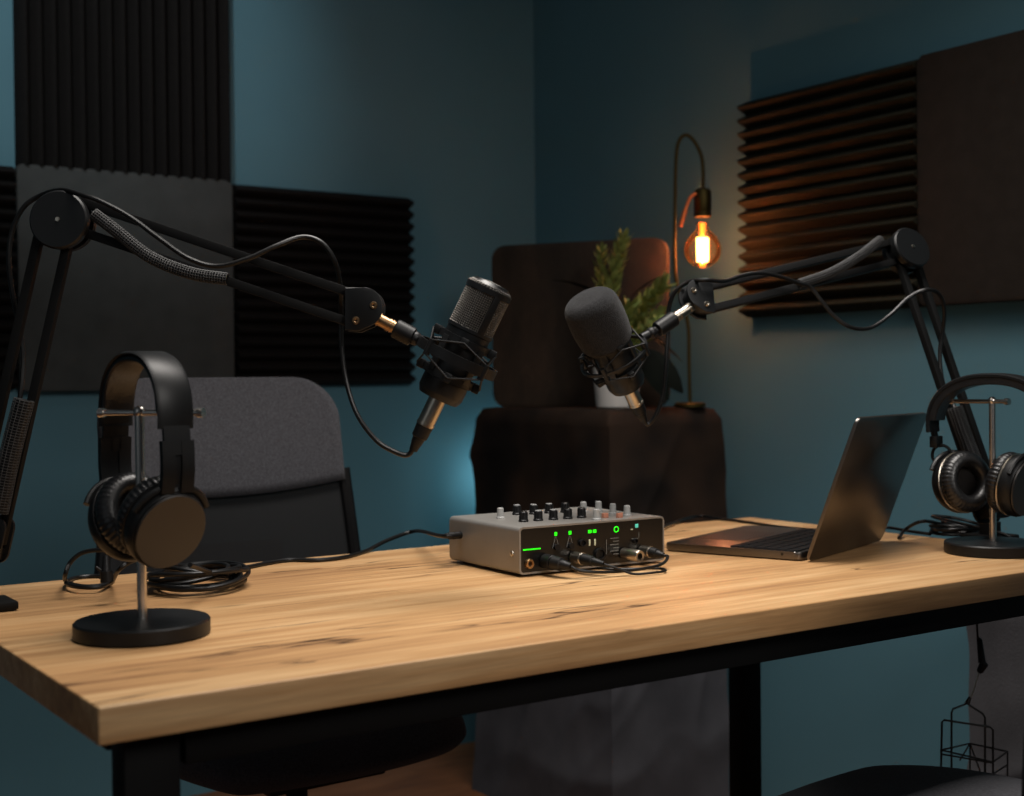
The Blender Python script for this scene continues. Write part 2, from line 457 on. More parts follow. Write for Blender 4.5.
make_chair('grey fabric and black mesh office chair behind the desk', (.575, .868, 0), math.radians(2), 'office chairs at the desk')
make_chair('office chair on the near side of the desk, only its seat edge in view', (.932, -.06, 0), math.radians(193), 'office chairs at the desk')

# ------------------------------------------------------------------ cloth covered stands, board, lamp, plant
def cloth_box(x0, x1, y0, y1, h, amp, seed, flare=.003):
    b = MB()
    def disp(p, n, k):
        q = p * 3.2 + Vector((seed, 0, 0))
        r1 = 1 - abs(noise.noise(Vector((q.x + q.y*.6 + q.z * .45, q.z * .55 - q.x * .3, seed)))) * 2
        r2 = 1 - abs(noise.noise(Vector((q.x * 1.4 - q.z * .8, q.y*1.4 + q.z * .5, seed + 5)))) * 2
        r3 = noise.noise(q * 2.5)
        return p + n * (amp * (.9 * max(0, r1) ** 4 + .7 * max(0, r2) ** 5 + .35 * r3) * k + flare * (1 - p.z / h))
    c = [(x0, y0), (x1, y0), (x1, y1), (x0, y1)]
    nn = [(0, -1), (1, 0), (0, 1), (-1, 0)]
    for i in range(4):
        a, d = Vector((*c[i], 0)), Vector((*c[(i+1) % 4], 0)); n = Vector((*nn[i], 0))
        nprev, nnext = Vector((*nn[i-1], 0)), Vector((*nn[(i+1) % 4], 0))
        def fn(u, v, a=a, d=d, n=n, nprev=nprev, nnext=nnext):
            p = a.lerp(d, u) + Vector((0, 0, h * v))
            dir_ = n + nprev * max(0, 1 - u * 10) + nnext * max(0, 1 - (1 - u) * 10)
            if dir_.length > 1: pass
            k = min(1, (1 - v) * 12)
            return disp(p, dir_, k) - dir_ * .012 * (1 - min(1, (1 - v) * 40))
        b.grid(fn, 44, 80)
    def top(u, v):
        p = Vector((x0 + (x1 - x0) * u, y0 + (y1 - y0) * v, h))
        e = min(u, 1 - u, v, 1 - v)
        cx, cy = (x0 + x1) / 2, (y0 + y1) / 2
        q = Vector((cx + (p.x - cx) * (1 - .024 / (x1 - x0)), cy + (p.y - cy) * (1 - .024 / (y1 - y0)), h + .004 * min(1, e * 20)))
        return q
    b.grid(top, 44, 44)
    bmesh.ops.remove_doubles(b.bm, verts=b.bm.verts[:], dist=.004)
    return b
bx = (1.448, 1.770, 1.166, 1.688)
BH = .937
st = cloth_box(*bx, BH, .008, 3.1).build('covered_stand', 'cloth', sharp=80)
rebase(st, (1.68, 1.46, 0))
tag(st, 'tall stand draped in wrinkled dark cloth in the corner, holding plant and lamp', 'stand')
st2 = cloth_box(1.665, 1.86, -.25, .425, .64, .013, 9.7).build('covered_stand', 'cloth_grey', sharp=80)
rebase(st2, (1.76, .1, 0))
tag(st2, 'low stand under wrinkled grey cloth by the right wall, seen under the desk', 'stand')

# upright board on the stand
a = Vector((1.4715, 1.6405, 0.4224)); c = Vector((1.7085, 1.2725, 0.4490))
w = Vector((c.x - a.x, c.y - a.y, 0)); wl = w.length; w.normalize(); nrm = Vector((w.y, -w.x, 0))
Mb = Matrix((w, Vector((0, 0, 1)), w.cross(Vector((0, 0, 1))))).transposed().to_4x4()
Mb.translation = Vector(((a.x + c.x)/2, (a.y + c.y)/2, BH + .005 + .194))
bo = MB().rbox((0, 0, 0), (wl, .388, .022), .03, 'Z', .004, Mb).build('wooden_board', 'old_board', sharp=50)
rebase(bo, (Mb.translation.x, Mb.translation.y, BH + .005))
tag(bo, 'dark brown wooden board with rounded corners, upright on the covered stand behind the plant', 'board')

# edison lamp
lb = Vector((1.7051, 1.1980, 0.9480)); LB = Vector((lb.x, lb.y, BH + .0045))
lamp = thing('table_lamp', 'brass gooseneck lamp with glowing round filament bulb on the cloth covered stand', 'lamp', LB)
MB().lathe([(0, 0), (.036, 0), (.036, .006), (.032, .010), (0, .011)], 32, Matrix.Translation(LB)).build('base', 'old_brass', lamp)
pp = [LB + Vector((0, 0, .008)), Vector((1.7048, 1.1998, 1.0472)), Vector((1.7041, 1.2015, 1.1260)), Vector((1.6903, 1.2121, 1.1938)), Vector((1.6819, 1.2187, 1.2503)), Vector((1.6840, 1.2195, 1.3854)), Vector((1.6876, 1.2188, 1.4981)), Vector((1.6938, 1.2152, 1.5408)), Vector((1.7070, 1.2064, 1.5542)), Vector((1.7217, 1.1961, 1.5405)), Vector((1.7342, 1.1870, 1.5088)), Vector((1.7374, 1.1843, 1.4750)), Vector((1.7367, 1.1840, 1.4254))]
MB().tube(smooth(pp, 6), .0042, 10).build('gooseneck', 'old_brass', lamp)
s0, s1 = Vector((1.7359, 1.1847, 1.4344)), Vector((1.7349, 1.1843, 1.3691))
MB().lathe([(0, 0), (.008, 0), (.017, .004), (.0195, .009), (.0195, .05), (.018, .053), (.0195, .055), (.0195, .0655), (.012, .0658), (0, .0655)], 32, Matrix.Translation(s0) @ frame(s1 - s0)).build('socket', 'old_brass', lamp)
MB().tube(smooth([(1.7100, 1.1780, 1.4205), (1.6987, 1.1855, 1.4094), (1.6891, 1.1917, 1.3805), (1.6793, 1.1978, 1.3448)], 5), [.004]*10 + [.0055]*6, 10).build('switch_lever', 'copper', lamp)
bc = Vector((1.7337, 1.1840, 1.2958))
bulb = MB().lathe([(.0125, .062), (.0125, .052), (.015, .044), (.026, .034), (.036, .021), (.041, .008), (.042, -.004), (.039, -.018), (.031, -.030), (.018, -.0385), (.0, -.042)], 36, Matrix.Translation(bc)).build('bulb', 'glass', lamp)
b = MB()
for k in range(9):
    t = 2*PI*k/9
    b.cyl(bc + Vector((.0105*math.cos(t), .0105*math.sin(t), -.027)), bc + Vector((.011*math.cos(t), .011*math.sin(t), .026)), .0028, seg=8)
b.build('filament', 'filament', bulb)
MB().cyl(bc + Vector((0, 0, .030)), bc + Vector((0, 0, .060)), .0045, .0075).build('filament_stem', 'stem_glow', bulb)
MB().sphere(bc + Vector((0, 0, -.0345)), .0065).build('glass_tip', 'stem_glow', bulb)

# potted plant
pc0 = Vector((1.5253, 1.2363, 0.9509)); PC = Vector((pc0.x, pc0.y, BH + .0045))
plant = thing('potted_plant', 'leafy green plant in a white pot on the cloth covered stand behind the foam microphone', 'plant', PC)
MB().lathe([(0, 0), (.042, 0), (.046, .004), (.053, .085), (.053, .09), (.049, .09), (.047, .08), (0, .08)], 36, Matrix.Translation(PC)).build('pot', 'pot_white', plant)
MB().lathe([(0, 0), (.0475, 0), (.03, .004), (0, .006)], 24, Matrix.Translation(PC + Vector((0, 0, .079)))).build('soil', 'soil', plant)
def leaf(b, p, d, n, L, w):
    d = Vector(d).normalized(); n = Vector(n); n = (n - d * n.dot(d)).normalized(); s = d.cross(n)
    ring = []
    bm = bmesh.new(); K = 6; rows = []
    for k in range(K + 1):
        t = k / K; ww = w * math.sin(PI * min(1, t * .93 + .05)) ** .8
        c = Vector(p) + d * L * t - n * L * .25 * t * t
        rows.append([bm.verts.new(c - s * ww + n * ww * .25), bm.verts.new(c), bm.verts.new(c + s * ww + n * ww * .25)])
    for A, B in zip(rows[:-1], rows[1:]):
        for i in range(2): bm.faces.new((A[i], A[i+1], B[i+1], B[i]))
    b._merge(bm)
def frond(path, cnt, L, w, name, mat_, taper=.5):
    P = smooth(path, 8)
    st_ = MB().tube(P, .0022, 6).build('stem', 'stem', plant)
    b = MB()
    for i in range(cnt):
        t = .25 + .75 * i / (cnt - 1); k = t * (len(P) - 1); j = min(int(k), len(P) - 2)
        p = P[j].lerp(P[j+1], k - j); dd = (P[j+1] - P[j]).normalized()
        a = i * 2.4
        o = dd.orthogonal().normalized(); o2 = dd.cross(o)
        side = o * math.cos(a) + o2 * math.sin(a)
        leaf(b, p, dd * .75 + side, dd * -.5 + side * .6, L * (1 - taper * t) * random.uniform(.8, 1.2), w * (1 - taper * t))
    b.build(name, mat_, plant, sharp=90)
tp = PC + Vector((0, 0, .08))
frond([tp, (1.5184, 1.2433, 1.0918), (1.5183, 1.2451, 1.2019), (1.5301, 1.2380, 1.2634), (1.5437, 1.2296, 1.3160)], 60, .05, .011, 'foliage', 'leaf', .45)
frond([tp, (1.5266, 1.2745, 1.1151), (1.5191, 1.2813, 1.2263), (1.5220, 1.2804, 1.2930)], 40, .045, .010, 'foliage', 'leaf', .5)
frond([tp, (1.5344, 1.2078, 1.0690), (1.5443, 1.1779, 1.1443), (1.5533, 1.1481, 1.1841), (1.5685, 1.1260, 1.2090)], 46, .05, .012, 'foliage', 'leaf', .4)
frond([tp, (1.5160, 1.1719, 1.0681), (1.5258, 1.1296, 1.1204), (1.4980, 1.0519, 1.1376)], 30, .045, .012, 'foliage', 'leaf', .4)
frond([tp, (1.5044, 1.1918, 1.0577), (1.4916, 1.1651, 1.1213), (1.4947, 1.1516, 1.1634)], 34, .045, .012, 'foliage', 'leaf', .4)
b = MB()
for (p0, p1, up, w_) in (((1.5089, 1.2512, 1.1800), (1.4085, 1.2847, 1.2489), (0, 0, 1), .014), ((1.5588, 1.2291, 1.1801), (1.6054, 1.1983, 1.2458), (0, 0, 1), .017),
                        ((1.5624, 1.2007, 1.0690), (1.6243, 1.1207, 0.9892), (-.5, -.6, .6), .028), ((1.5425, 1.1902, 1.0795), (1.5856, 1.1226, 0.9702), (-.5, -.6, .6), .026), ((1.5416, 1.2158, 1.1241), (1.6597, 1.1462, 1.0682), (-.3, -.4, .8), .010)):
    d = Vector(p1) - Vector(p0); leaf(b, p0, d, up, d.length, w_)
    b.tube([tp, (tp + Vector(p0)) / 2 + Vector((0, 0, .02)), Vector(p0)], .002, 6)
b.build('broad_leaves', 'leaf_dark', plant, sharp=90, label='dark broad drooping leaves')
# ------------------------------------------------------------------ boom arms
CAMP = Vector((-.3206, -1.0502, 1.005))
def boom_arm(label, base, post_top, lowA, elbow, upA, tip, flip, sleeves, group):
    base, post_top, lowA, elbow, upA, tip = map(Vector, (base, post_top, lowA, elbow, upA, tip))
    n = (elbow - post_top).cross(tip - elbow).normalized()
    if n.dot(CAMP - elbow) < 0: n = -n
    r = thing('boom_arm', label, 'microphone arm', (base.x, base.y, TH), 0, group)
    # table clamp
    b = MB(); b.box((base.x, base.y, TH + .006), (.062, .062, .010), .003); b.cyl((base.x, base.y, TH + .008), (base.x, base.y, TH + .03), .016, seg=24)
    b.build('base_plate', 'black_metal', r)
    MB().cyl((base.x, base.y, TH + .02), (base.x, base.y, post_top.z), .0095).build('post', 'black_metal', r)
    # lower yoke: hangs around the foot of the lower bars
    ld = (lowA - post_top).normalized(); lv = n.cross(ld).normalized()
    F = Matrix((lv, ld, n)).transposed().to_4x4(); F.translation = post_top
    b = MB(F)
    b.rbox((0, .004, .012), (.05, .056, .005), .012, 'Z', .001); b.rbox((0, .004, -.012), (.05, .056, .005), .012, 'Z', .001)
    b.box((0, -.012, 0), (.04, .014, .022), .002)
    b.build('foot_bracket', 'black_plastic', r)
    sep = .036
    for s in (-1, 1):
        o_ = lv * s * sep / 2
        MB().box((0, 0, 0), (.0105, .0105, (lowA - post_top).length), .001, Matrix.Translation((lowA + post_top)/2 + o_) @ frame(lowA - post_top, n)).build('lower_bar', 'black_metal', r)
    ud = (tip - upA).normalized(); uv = n.cross(ud).normalized()
    for s in (-1, 1):
        o_ = uv * s * .033 / 2
        MB().box((0, 0, 0), (.0105, .0105, (tip - upA).length), .001, Matrix.Translation((tip + upA)/2 + o_) @ frame(tip - upA, n)).build('upper_bar', 'black_metal', r)
    E_ = Matrix.Translation(elbow) @ frame(n, ud)
    b = MB(E_)
    b.lathe([(0, -.019), (.030, -.019), (.033, -.016), (.033, -.007), (.0, -.007)], 40)
    b.lathe([(0, -.007), (.026, -.007), (.026, .007), (0, .007)], 32)
    b.lathe([(0, .007), (.034, .007), (.0345, .009), (.0345, .017), (.0325, .0195), (0, .0195)], 48)
    ej = b.build('elbow_joint', 'satin_black', r)
    MB(E_).lathe([(0, .0195), (.0028, .0195), (.0026, .0208), (0, .0212)], 16).build('screw', 'nickel', ej)
    # end bracket, a D shaped pair of cheeks
    u = Vector(flip); u = (u - n * u.dot(n)).normalized(); v = n.cross(u)
    if v.z < 0: v = -v
    B_ = Matrix((u, v, u.cross(v))).transposed().to_4x4(); B_.translation = tip
    sgn = 1 if u.cross(v).dot(n) > 0 else -1
    pts = [(-.012, -.024), (.004, -.0255)]
    for k in range(13):
        t = -PI/2 + .45 + (PI - .45) * k / 12
        pts.append((.010 + .022 * math.cos(t), .002 + .023 * math.sin(t)))
    pts += [(-.012, .025)]
    b = MB(B_); b.prism(pts, .004, Matrix.Translation((0, 0, .011)), .0012); b.prism(pts, .004, Matrix.Translation((0, 0, -.011)), .0012)
    b.prism([(x * .8 + .001, y * .8) for x, y in pts], .02)
    br = b.build('end_bracket', 'satin_black', r)
    bolts = ((.0215, .004), (.001, -.0135))
    if flip == 'x': pass
    for (x, y) in bolts:
        MB(B_).lathe([(.0012, .0), (.0012, .0018), (.002, .0026), (.0038, .0026), (.0044, .0016), (.0044, 0)], 20, Matrix.Translation((x, y, sgn * .0128)) @ (Matrix.Identity(4) if sgn > 0 else Matrix.Rotation(PI, 4, 'X'))).build('bolt', 'brass' if group_is_left[0] else 'nickel', br)
    for pts_, rad, dens in sleeves:
        P = smooth(pts_, 10)
        L_ = sum((P[i+1]-P[i]).length for i in range(len(P)-1)); N_ = max(8, int(L_/.0032))
        Q = [P[min(len(P)-1, int(round(i*(len(P)-1)/N_)))] for i in range(N_+1)]
        # even resample
        acc = [0]
        for i in range(len(P)-1): acc.append(acc[-1] + (P[i+1]-P[i]).length)
        Q = []; j = 0
        for i in range(N_+1):
            t = L_ * i / N_
            while j < len(P)-2 and acc[j+1] < t: j += 1
            f = (t - acc[j]) / max(1e-9, acc[j+1]-acc[j]); Q.append(P[j].lerp(P[j+1], f))
        core = MB().tube(Q, rad * .9, 14).build('cable_sleeve', 'cable', r, label='braided cable sleeve')
        w_ = MB().tube(Q, rad, 14).build('sleeve_braid', 'braid', core); wire(w_, .0013)
    return r
group_is_left = [True]
GA = 'boom arms on the desk'
boom_arm('black boom arm at the left end of the desk holding the bare condenser microphone', (0.0354, 0.5354, 0.7500), (0.0497, 0.5842, 0.8228), (0.1248, 0.5507, 1.1829), (0.1338, 0.5447, 1.1969), (0.1456, 0.5368, 1.2051), (0.4079, 0.3311, 1.0887), (0.8249, -0.5651, -0.0097),
         [([(0.1585, 0.5097, 1.2041), (0.1785, 0.4958, 1.1852), (0.2117, 0.4725, 1.1533), (0.2489, 0.4431, 1.1339), (0.2836, 0.4168, 1.1263)], .0068, 0),
          ([(0.0859, 0.5476, 0.9877), (0.0714, 0.5564, 0.9240), (0.0589, 0.5639, 0.8578)], .0115, 0)], GA)
group_is_left[0] = False
boom_arm('black boom arm at the right end of the desk holding the foam covered microphone', (1.4458, 0.2270, 0.7500), (1.3821, 0.1806, 0.8128), (1.3967, 0.3403, 1.1854), (1.3971, 0.3463, 1.2034), (1.3786, 0.3529, 1.2031), (0.9788, 0.3648, 1.1171), (-0.8249, 0.5651, 0.0097),
         [([(1.1566, 0.3465, 1.1446), (1.2141, 0.3377, 1.1625), (1.2727, 0.3343, 1.1890), (1.3288, 0.3388, 1.2183)], .0068, 0),
          ([(1.3582, 0.2236, 0.9571), (1.3626, 0.2076, 0.9094), (1.3640, 0.1879, 0.8654)], .011, 0)], GA)

# ------------------------------------------------------------------ shock mounts and microphones
def shock_mount(label, c, axis, xdir, arm_pt, arm_end, group, bh=.006):
    c = Vector(c); T = Matrix.Translation(c) @ frame(axis, xdir)
    r = thing('shock_mount', label, 'microphone mount', c, 0, group)
    rg = MB(T).lathe([(.0465, -bh), (.050, -bh), (.050, bh), (.0465, bh)], 64, closed=True)
    for k in range(4):
        a = PI/4 + k*PI/2
        rg.cyl((.048*math.cos(a), .048*math.sin(a), -.0095), (.048*math.cos(a), .048*math.sin(a), .0095), .004, seg=14)
    rg.build('outer_ring', 'satin_black', r)
    b = MB(T)
    for z in (.021, -.023):
        b.lathe([(.0285, z-.0045), (.0315, z-.0045), (.0315, z+.0045), (.0285, z+.0045)], 48, closed=True)
        for k in range(4):
            a = k*PI/2
            b.box((.035, 0, z), (.010, .009, .011), .002, Matrix.Rotation(a, 4, 'Z'))
    for k in range(4):
        b.box((.0305, 0, -.001), (.003, .010, .044), .001, Matrix.Rotation(k*PI/2 + PI/4, 4, 'Z'))
    b.build('inner_cradle', 'satin_black', r)
    for s, z in ((1, .021), (-1, -.023)):
        pts = []
        for k in range(4):
            a = k*PI/2; pts.append(Vector((.040*math.cos(a), .040*math.sin(a), z)))
            a += PI/4; pts.append(Vector((.051*math.cos(a), .051*math.sin(a), s*.008)))
        MB(T).tube(pts, .0013, 8, closed=True).build('elastic_cord', 'rubber', r)
    A, E_ = Vector(arm_pt), Vector(arm_end)
    j = T @ Vector((.050, 0, 0))
    b = MB(); b.cyl(j - (A-j)*.1, A, .0065); b.sphere(j.lerp(A, .6), .0085)
    b.cyl(A, A.lerp(E_, .5), .0115, bevel=.0015)
    b.build('swivel_socket', 'black_plastic', r)
    b = MB(); b.cyl(A.lerp(E_, .48), E_, .0072)
    for t in (.55, .62, .9): b.cyl(A.lerp(E_, t), A.lerp(E_, t+.03), .0082)
    b.build('threaded_adapter', 'brass' if 'bare' in label else 'nickel', r)
    return T
LA, RA = Vector((0.3290, -0.2959, 0.8916)), Vector((-0.5632, -0.1105, 0.8094))
LC, RC = Vector((0.5030, 0.2650, 1.0317)), Vector((0.8425, 0.3962, 1.0376))
TLm = shock_mount('black spider shock mount gripping the bare condenser microphone', LC, LA, (-0.7777, 0.4786, 0.4095), (0.4612, 0.2940, 1.0561), (0.4260, 0.3185, 1.0792), 'spider shock mounts')
TRm = shock_mount('black spider shock mount under the foam covered microphone', RC, RA, (0.8572, -0.2775, 0.4083), (0.9055, 0.3779, 1.0738), (0.9601, 0.3653, 1.1082), 'spider shock mounts', .0022)

def mic(label, T, foam):
    base = T @ Vector((0, 0, -.052))
    r = thing('microphone', label, 'microphone', base, 0, 'condenser microphones on boom arms')
    MB(T).lathe([(0, .038), (.0278, .038), (.0278, .034), (.0265, .033), (.0262, -.028), (.0275, -.0285), (.0275, -.044), (.0268, -.046), (.024, -.052), (.010, -.052), (0, -.052)], 48).build('body', 'satin_black', r)
    if foam:
        prof = [(.028, .022), (.034, .021), (.0362, .024)]
        for k in range(15):
            t = k / 14
            prof.append((.0372 + .0026*math.sin(t*PI*.8) , .027 + .052 * t))
        for k in range(1, 11):
            t = PI/2 * k / 10
            prof.append((.0215 + .0173 * math.cos(t), .079 + .019 * math.sin(t)))
        prof += [(.012, .0995), (0, .1002)]
        o = MB(T).lathe(prof, 64).build('windscreen', 'windscreen', r, sharp=80, label='dark grey foam windscreen')
    else:
        MB(T).lathe([(0, .03), (.0245, .03), (.0245, .092), (.02, .096), (0, .0975)], 40).build('grille_core', 'panel_black', r)
        o = MB(T).lathe([(.0268, .038 + .0026*k) for k in range(18)], 64).build('grille', 'grille_wire', r, label='grey wire mesh grille'); wire(o, .0009)
        rings = [(.0268*math.cos(t), .0885 + .0085*math.sin(t)) for t in [PI/2*k/9 for k in range(10)]]
        o = MB(T).lathe(rings[:-1], 44).build('grille_cap', 'grille_wire', r); wire(o, .0009)
        MB(T).lathe([(.0262, .083), (.0280, .083), (.0280, .0892), (.0262, .0892)], 48, closed=True).build('grille_band', 'satin_black', r)
        for k in (0, PI): MB(T).box((.0265, 0, .060), (.003, .009, .048), .001, Matrix.Rotation(k + spine_angle, 4, 'Z')).build('grille_spine', 'satin_black', r)
spine_angle = math.radians(118)
mic('bare black condenser microphone with wire mesh grille on the left boom arm', TLm, False)
mic('black microphone with dark foam windscreen on the right boom arm', TRm, True)

# ------------------------------------------------------------------ cables
def cable(name, label, pts, rad, plugs=(), group=None, cat='cable', n=8):
    P = smooth(pts, n)
    r = thing(name, label, cat, P[0], 0, group)
    MB().tube(P, rad, 10).build('cord', 'cable', r)
    for (A, B, C2, m1, r1) in plugs:      # barrel A->B, boot B->C2
        A, B, C2 = Vector(A), Vector(B), Vector(C2)
        b = MB(); b.cyl(A, B, r1, seg=20, bevel=.0008); b.cyl(B.lerp(A, .12), B.lerp(A, .04), r1 * 1.06)
        pl = b.build('plug', m1, r)
        MB().tube([B, B.lerp(C2, .45), B.lerp(C2, .5), B.lerp(C2, .7), B.lerp(C2, .75), C2], [r1 * .98, r1 * .92, r1*.72, r1*.66, r1*.58, r1 * .48], 14).build('boot', 'rubber', pl)
    return r
l0, l1, l2 = (TLm @ Vector((0, 0, z)) for z in (-.051, -.088, -.120))
cable('microphone_cable', 'black cable looping from the bare condenser microphone along the left boom arm',
      [l2 - LA*-.004, l2 - LA*.006 + Vector((-0.0033, 0.0023, 0.0000)), (0.4467, 0.3139, 0.9225), (0.4334, 0.3354, 0.9363), (0.4201, 0.3571, 0.9669), (0.4122, 0.3692, 1.0074), (0.4084, 0.3725, 1.0491), (0.4086, 0.3730, 1.0908), (0.4012, 0.3604, 1.1195), (0.3899, 0.3503, 1.1453), (0.3754, 0.3545, 1.1671), (0.3563, 0.3677, 1.1743), (0.3270, 0.3755, 1.1631), (0.2971, 0.3897, 1.1480), (0.2675, 0.4099, 1.1402), (0.2410, 0.4282, 1.1498), (0.2147, 0.4465, 1.1720), (0.1865, 0.4662, 1.1977), (0.1583, 0.4858, 1.2165), (0.1428, 0.5027, 1.2243), (0.1296, 0.5361, 1.2332), (0.1157, 0.5698, 1.2305), (0.0978, 0.5818, 1.2164), (0.0856, 0.5897, 1.1869), (0.0821, 0.5915, 1.1513), (0.0867, 0.5938, 1.1113), (0.0942, 0.5941, 1.0709), (0.0954, 0.5867, 1.0373), (0.0865, 0.5678, 0.9900), (0.0769, 0.5677, 0.9526)],
      .0030, [(l0, l1, l2, 'nickel', .0104)], 'microphone cables')
r0, r1_, r2 = (TRm @ Vector((0, 0, z)) for z in (-.051, -.084, -.113))
cable('microphone_cable', 'black cable looping from the foam covered microphone along the right boom arm',
      [r2 + RA*.004, r2 - RA*.006 + Vector((0.0025, -0.0017, -0.0000)), (0.9221, 0.4010, 0.9537), (0.9308, 0.3955, 0.9821), (0.9350, 0.3933, 1.0249), (0.9447, 0.3996, 1.0752), (0.9464, 0.3989, 1.1067), (0.9505, 0.3904, 1.1293), (0.9627, 0.3762, 1.1430), (0.9736, 0.3506, 1.1445), (1.0086, 0.3509, 1.1443), (1.0417, 0.3525, 1.1528), (1.0741, 0.3487, 1.1581), (1.1127, 0.3464, 1.1549), (1.1479, 0.3403, 1.1454), (1.1700, 0.3372, 1.1400), (1.1821, 0.3287, 1.1219), (1.1977, 0.3176, 1.0979), (1.2183, 0.3031, 1.0798), (1.2547, 0.2964, 1.0785), (1.2958, 0.2928, 1.0987), (1.3269, 0.2841, 1.1248), (1.3484, 0.2695, 1.1368), (1.3730, 0.2647, 1.1326), (1.3886, 0.2658, 1.1101), (1.3951, 0.2729, 1.0766), (1.3908, 0.2754, 1.0457), (1.3833, 0.2679, 1.0116), (1.3724, 0.2506, 0.9809), (1.3582, 0.2236, 0.9571), (1.3579, 0.2111, 0.9244)],
      .0031, [(r0, r1_, r2, 'nickel', .0106)], 'microphone cables')

# ------------------------------------------------------------------ headphones on stands
def headphone_stand(label, loc, ang, hz, short=.045):
    r = thing('headphone_stand', label, 'headphone stand', (*loc, TH), ang, 'headphone stands')
    W = dict(world=False)
    MB().lathe([(0, .0005), (.066, .0005), (.0677, .002), (.0677, .0145), (.0662, .0165), (.012, .0185), (0, .0185)], 64).build('base', 'satin_black', r, **W)
    MB().cyl((0, 0, .017), (0, 0, hz), .0048, seg=20).build('pole', 'chrome', r, **W)
    b = MB(); b.cyl((-short, 0, hz - .001), (.070, 0, hz - .001), .0032, seg=14)
    b.cyl((-short - .0025, 0, hz-.001), (-short + .004, 0, hz-.001), .0048, seg=16); b.cyl((.0665, 0, hz-.001), (.0735, 0, hz-.001), .0048, seg=16); b.sphere((0, 0, hz), .0062)
    b.build('crossbar', 'chrome', r, **W)
    return r
def headphones(label, loc, ang, hw, apex, cupz, ring_yoke):
    r = thing('headphones', label, 'headphones', (*loc, TH), ang, 'pair of over-ear headphones')
    W = dict(world=False)
    ah = .067 if not ring_yoke else .075
    zc = apex - ah
    path, nor = [], []
    K = 36
    for k in range(K + 1):
        t = math.radians(-97 + 194 * k / K)
        e = .88
        x = hw * math.copysign(abs(math.sin(t)) ** e, math.sin(t)); z = zc + ah * math.copysign(abs(math.cos(t)) ** e, math.cos(t))
        path.append(Vector((x, 0, z)))
    for k in range(K + 1):
        d = path[min(K, k+1)] - path[max(0, k-1)]; nor.append(Vector((-d.z, 0, d.x)).normalized())
    sec = lambda w, a, b_: [(-w, a + .0015), (-w + .002, a), (w - .002, a), (w, a + .0015), (w, b_ - .002), (w - .004, b_), (-w + .004, b_), (-w, b_ - .002)]
    hb = MB().sweep(path, nor, (0, 1, 0), sec(.019, -.004 if not ring_yoke else -.007, .0)).build('headband', 'satin_black', r, **W)
    MB().sweep(path[2:-2], nor[2:-2], (0, 1, 0), sec(.0175, -.0105 if not ring_yoke else -.0165, -.0038)).build('headband_padding', 'leatherette', hb, **W)
    for s in (-1, 1):
        # slider arm running down to the cup
        top = Vector((s * (hw - .004), 0, zc + .006)); cup = Vector((s * (.034 if not ring_yoke else (.030 if s > 0 else .045)), 0, cupz))
        bot = Vector((s * (.066 if not ring_yoke else .072), 0, cupz + .030))
        pth = smooth([top, top.lerp(bot, .35) + Vector((s*.003, 0, 0)), top.lerp(bot, .7) + Vector((s*.004, 0, 0)), bot], 4)
        nn_ = [Vector((s, 0, .05)).normalized()] * len(pth)
        b = MB(); h_ = len(pth)
        if not ring_yoke:
            b.sweep(pth[:6], nn_[:6], (0, 1, 0), [(-.014, -.002), (.014, -.002), (.014, .002), (-.014, .002)])
            for w0, w1 in ((-.017, -.0035), (.0035, .017)):
                b.sweep(pth[4:], nn_[4:], (0, 1, 0), [(w0, -.003), (w1, -.003), (w1, .0035), (w0, .0035)])
            b.sweep(pth[5:], nn_[5:], (0, 1, 0), [(-.004, -.002), (.004, -.002), (.004, .0005), (-.004, .0005)])
            b.sweep(pth[4:7], nn_[4:7], (0, 1, 0), [(-.006, -.003), (.006, -.003), (.006, .003), (-.006, .003)])
            sl = b.build('slider_arm', 'satin_black', r, **W)
        else:
            b.sweep(pth[:7], nn_[:7], (0, 1, 0), [(-.006, -.0025), (.006, -.0025), (.006, .003), (-.006, .003)])
            b.box(pth[6], (.012, .022, .017), .002)
            sl = b.build('slider_arm', 'satin_black', r, **W)
            ctr = pth[7].lerp(bot, .45)
            MB().torus(.0145, .0024, Matrix.Translation(ctr + Vector((s*-.002, 0, -.004))) @ Matrix.Rotation(PI/2, 4, 'X'), 32, 8).build('hinge_ring', 'black_metal', sl, **W)
        # cup: local z = outward
        tilt = math.radians(24 if not ring_yoke else 10)
        out = Vector((s * math.cos(tilt), 0, -math.sin(tilt)))
        yaw_ = math.radians(0 if not ring_yoke else (-12 if s > 0 else -32))
        out = Matrix.Rotation(yaw_, 3, 'Z') @ out
        Tc = Matrix.Translation(cup) @ frame(out, (0, 0, 1))
        oval = Matrix.Diagonal((1.08, .98, 1, 1))
        b = MB(Tc @ oval)
        b.lathe([(0, -.004), (.036, -.004), (.040, -.001), (.0415, .006), (.041, .013), (.039, .0185), (.038, .0195), (0, .0195)], 48)
        cp = b.build('ear_cup', 'satin_black', r, **W)
        MB(Tc @ oval).lathe([(0, .0192), (.0365, .0192), (.0380, .0212), (.0368, .0230), (0, .0236)], 48).build('outer_plate', 'bronze_plate', cp, **W)
        MB(Tc @ oval).torus(.0405, .0016, Matrix.Translation((0, 0, -.0005)), 48, 8).build('trim_ring', 'nickel' if ring_yoke else 'black_plastic', cp, **W)
        # cushion with radial wrinkles
        prof = [(.020, -.004), (.019, -.012), (.021, -.020), (.026, -.0245), (.032, -.0245), (.038, -.020), (.041, -.013), (.041, -.006), (.039, -.0035)]
        md = lambda a, rr, z: 1 + (.016 * math.sin(44 * a) * max(0, (rr - .03) / .012) if z > -.021 else .004*math.sin(44*a))
        MB(Tc @ oval).lathe(prof, 176, mod=md, closed=True).build('ear_cushion', 'leatherette', cp, sharp=60, **W)
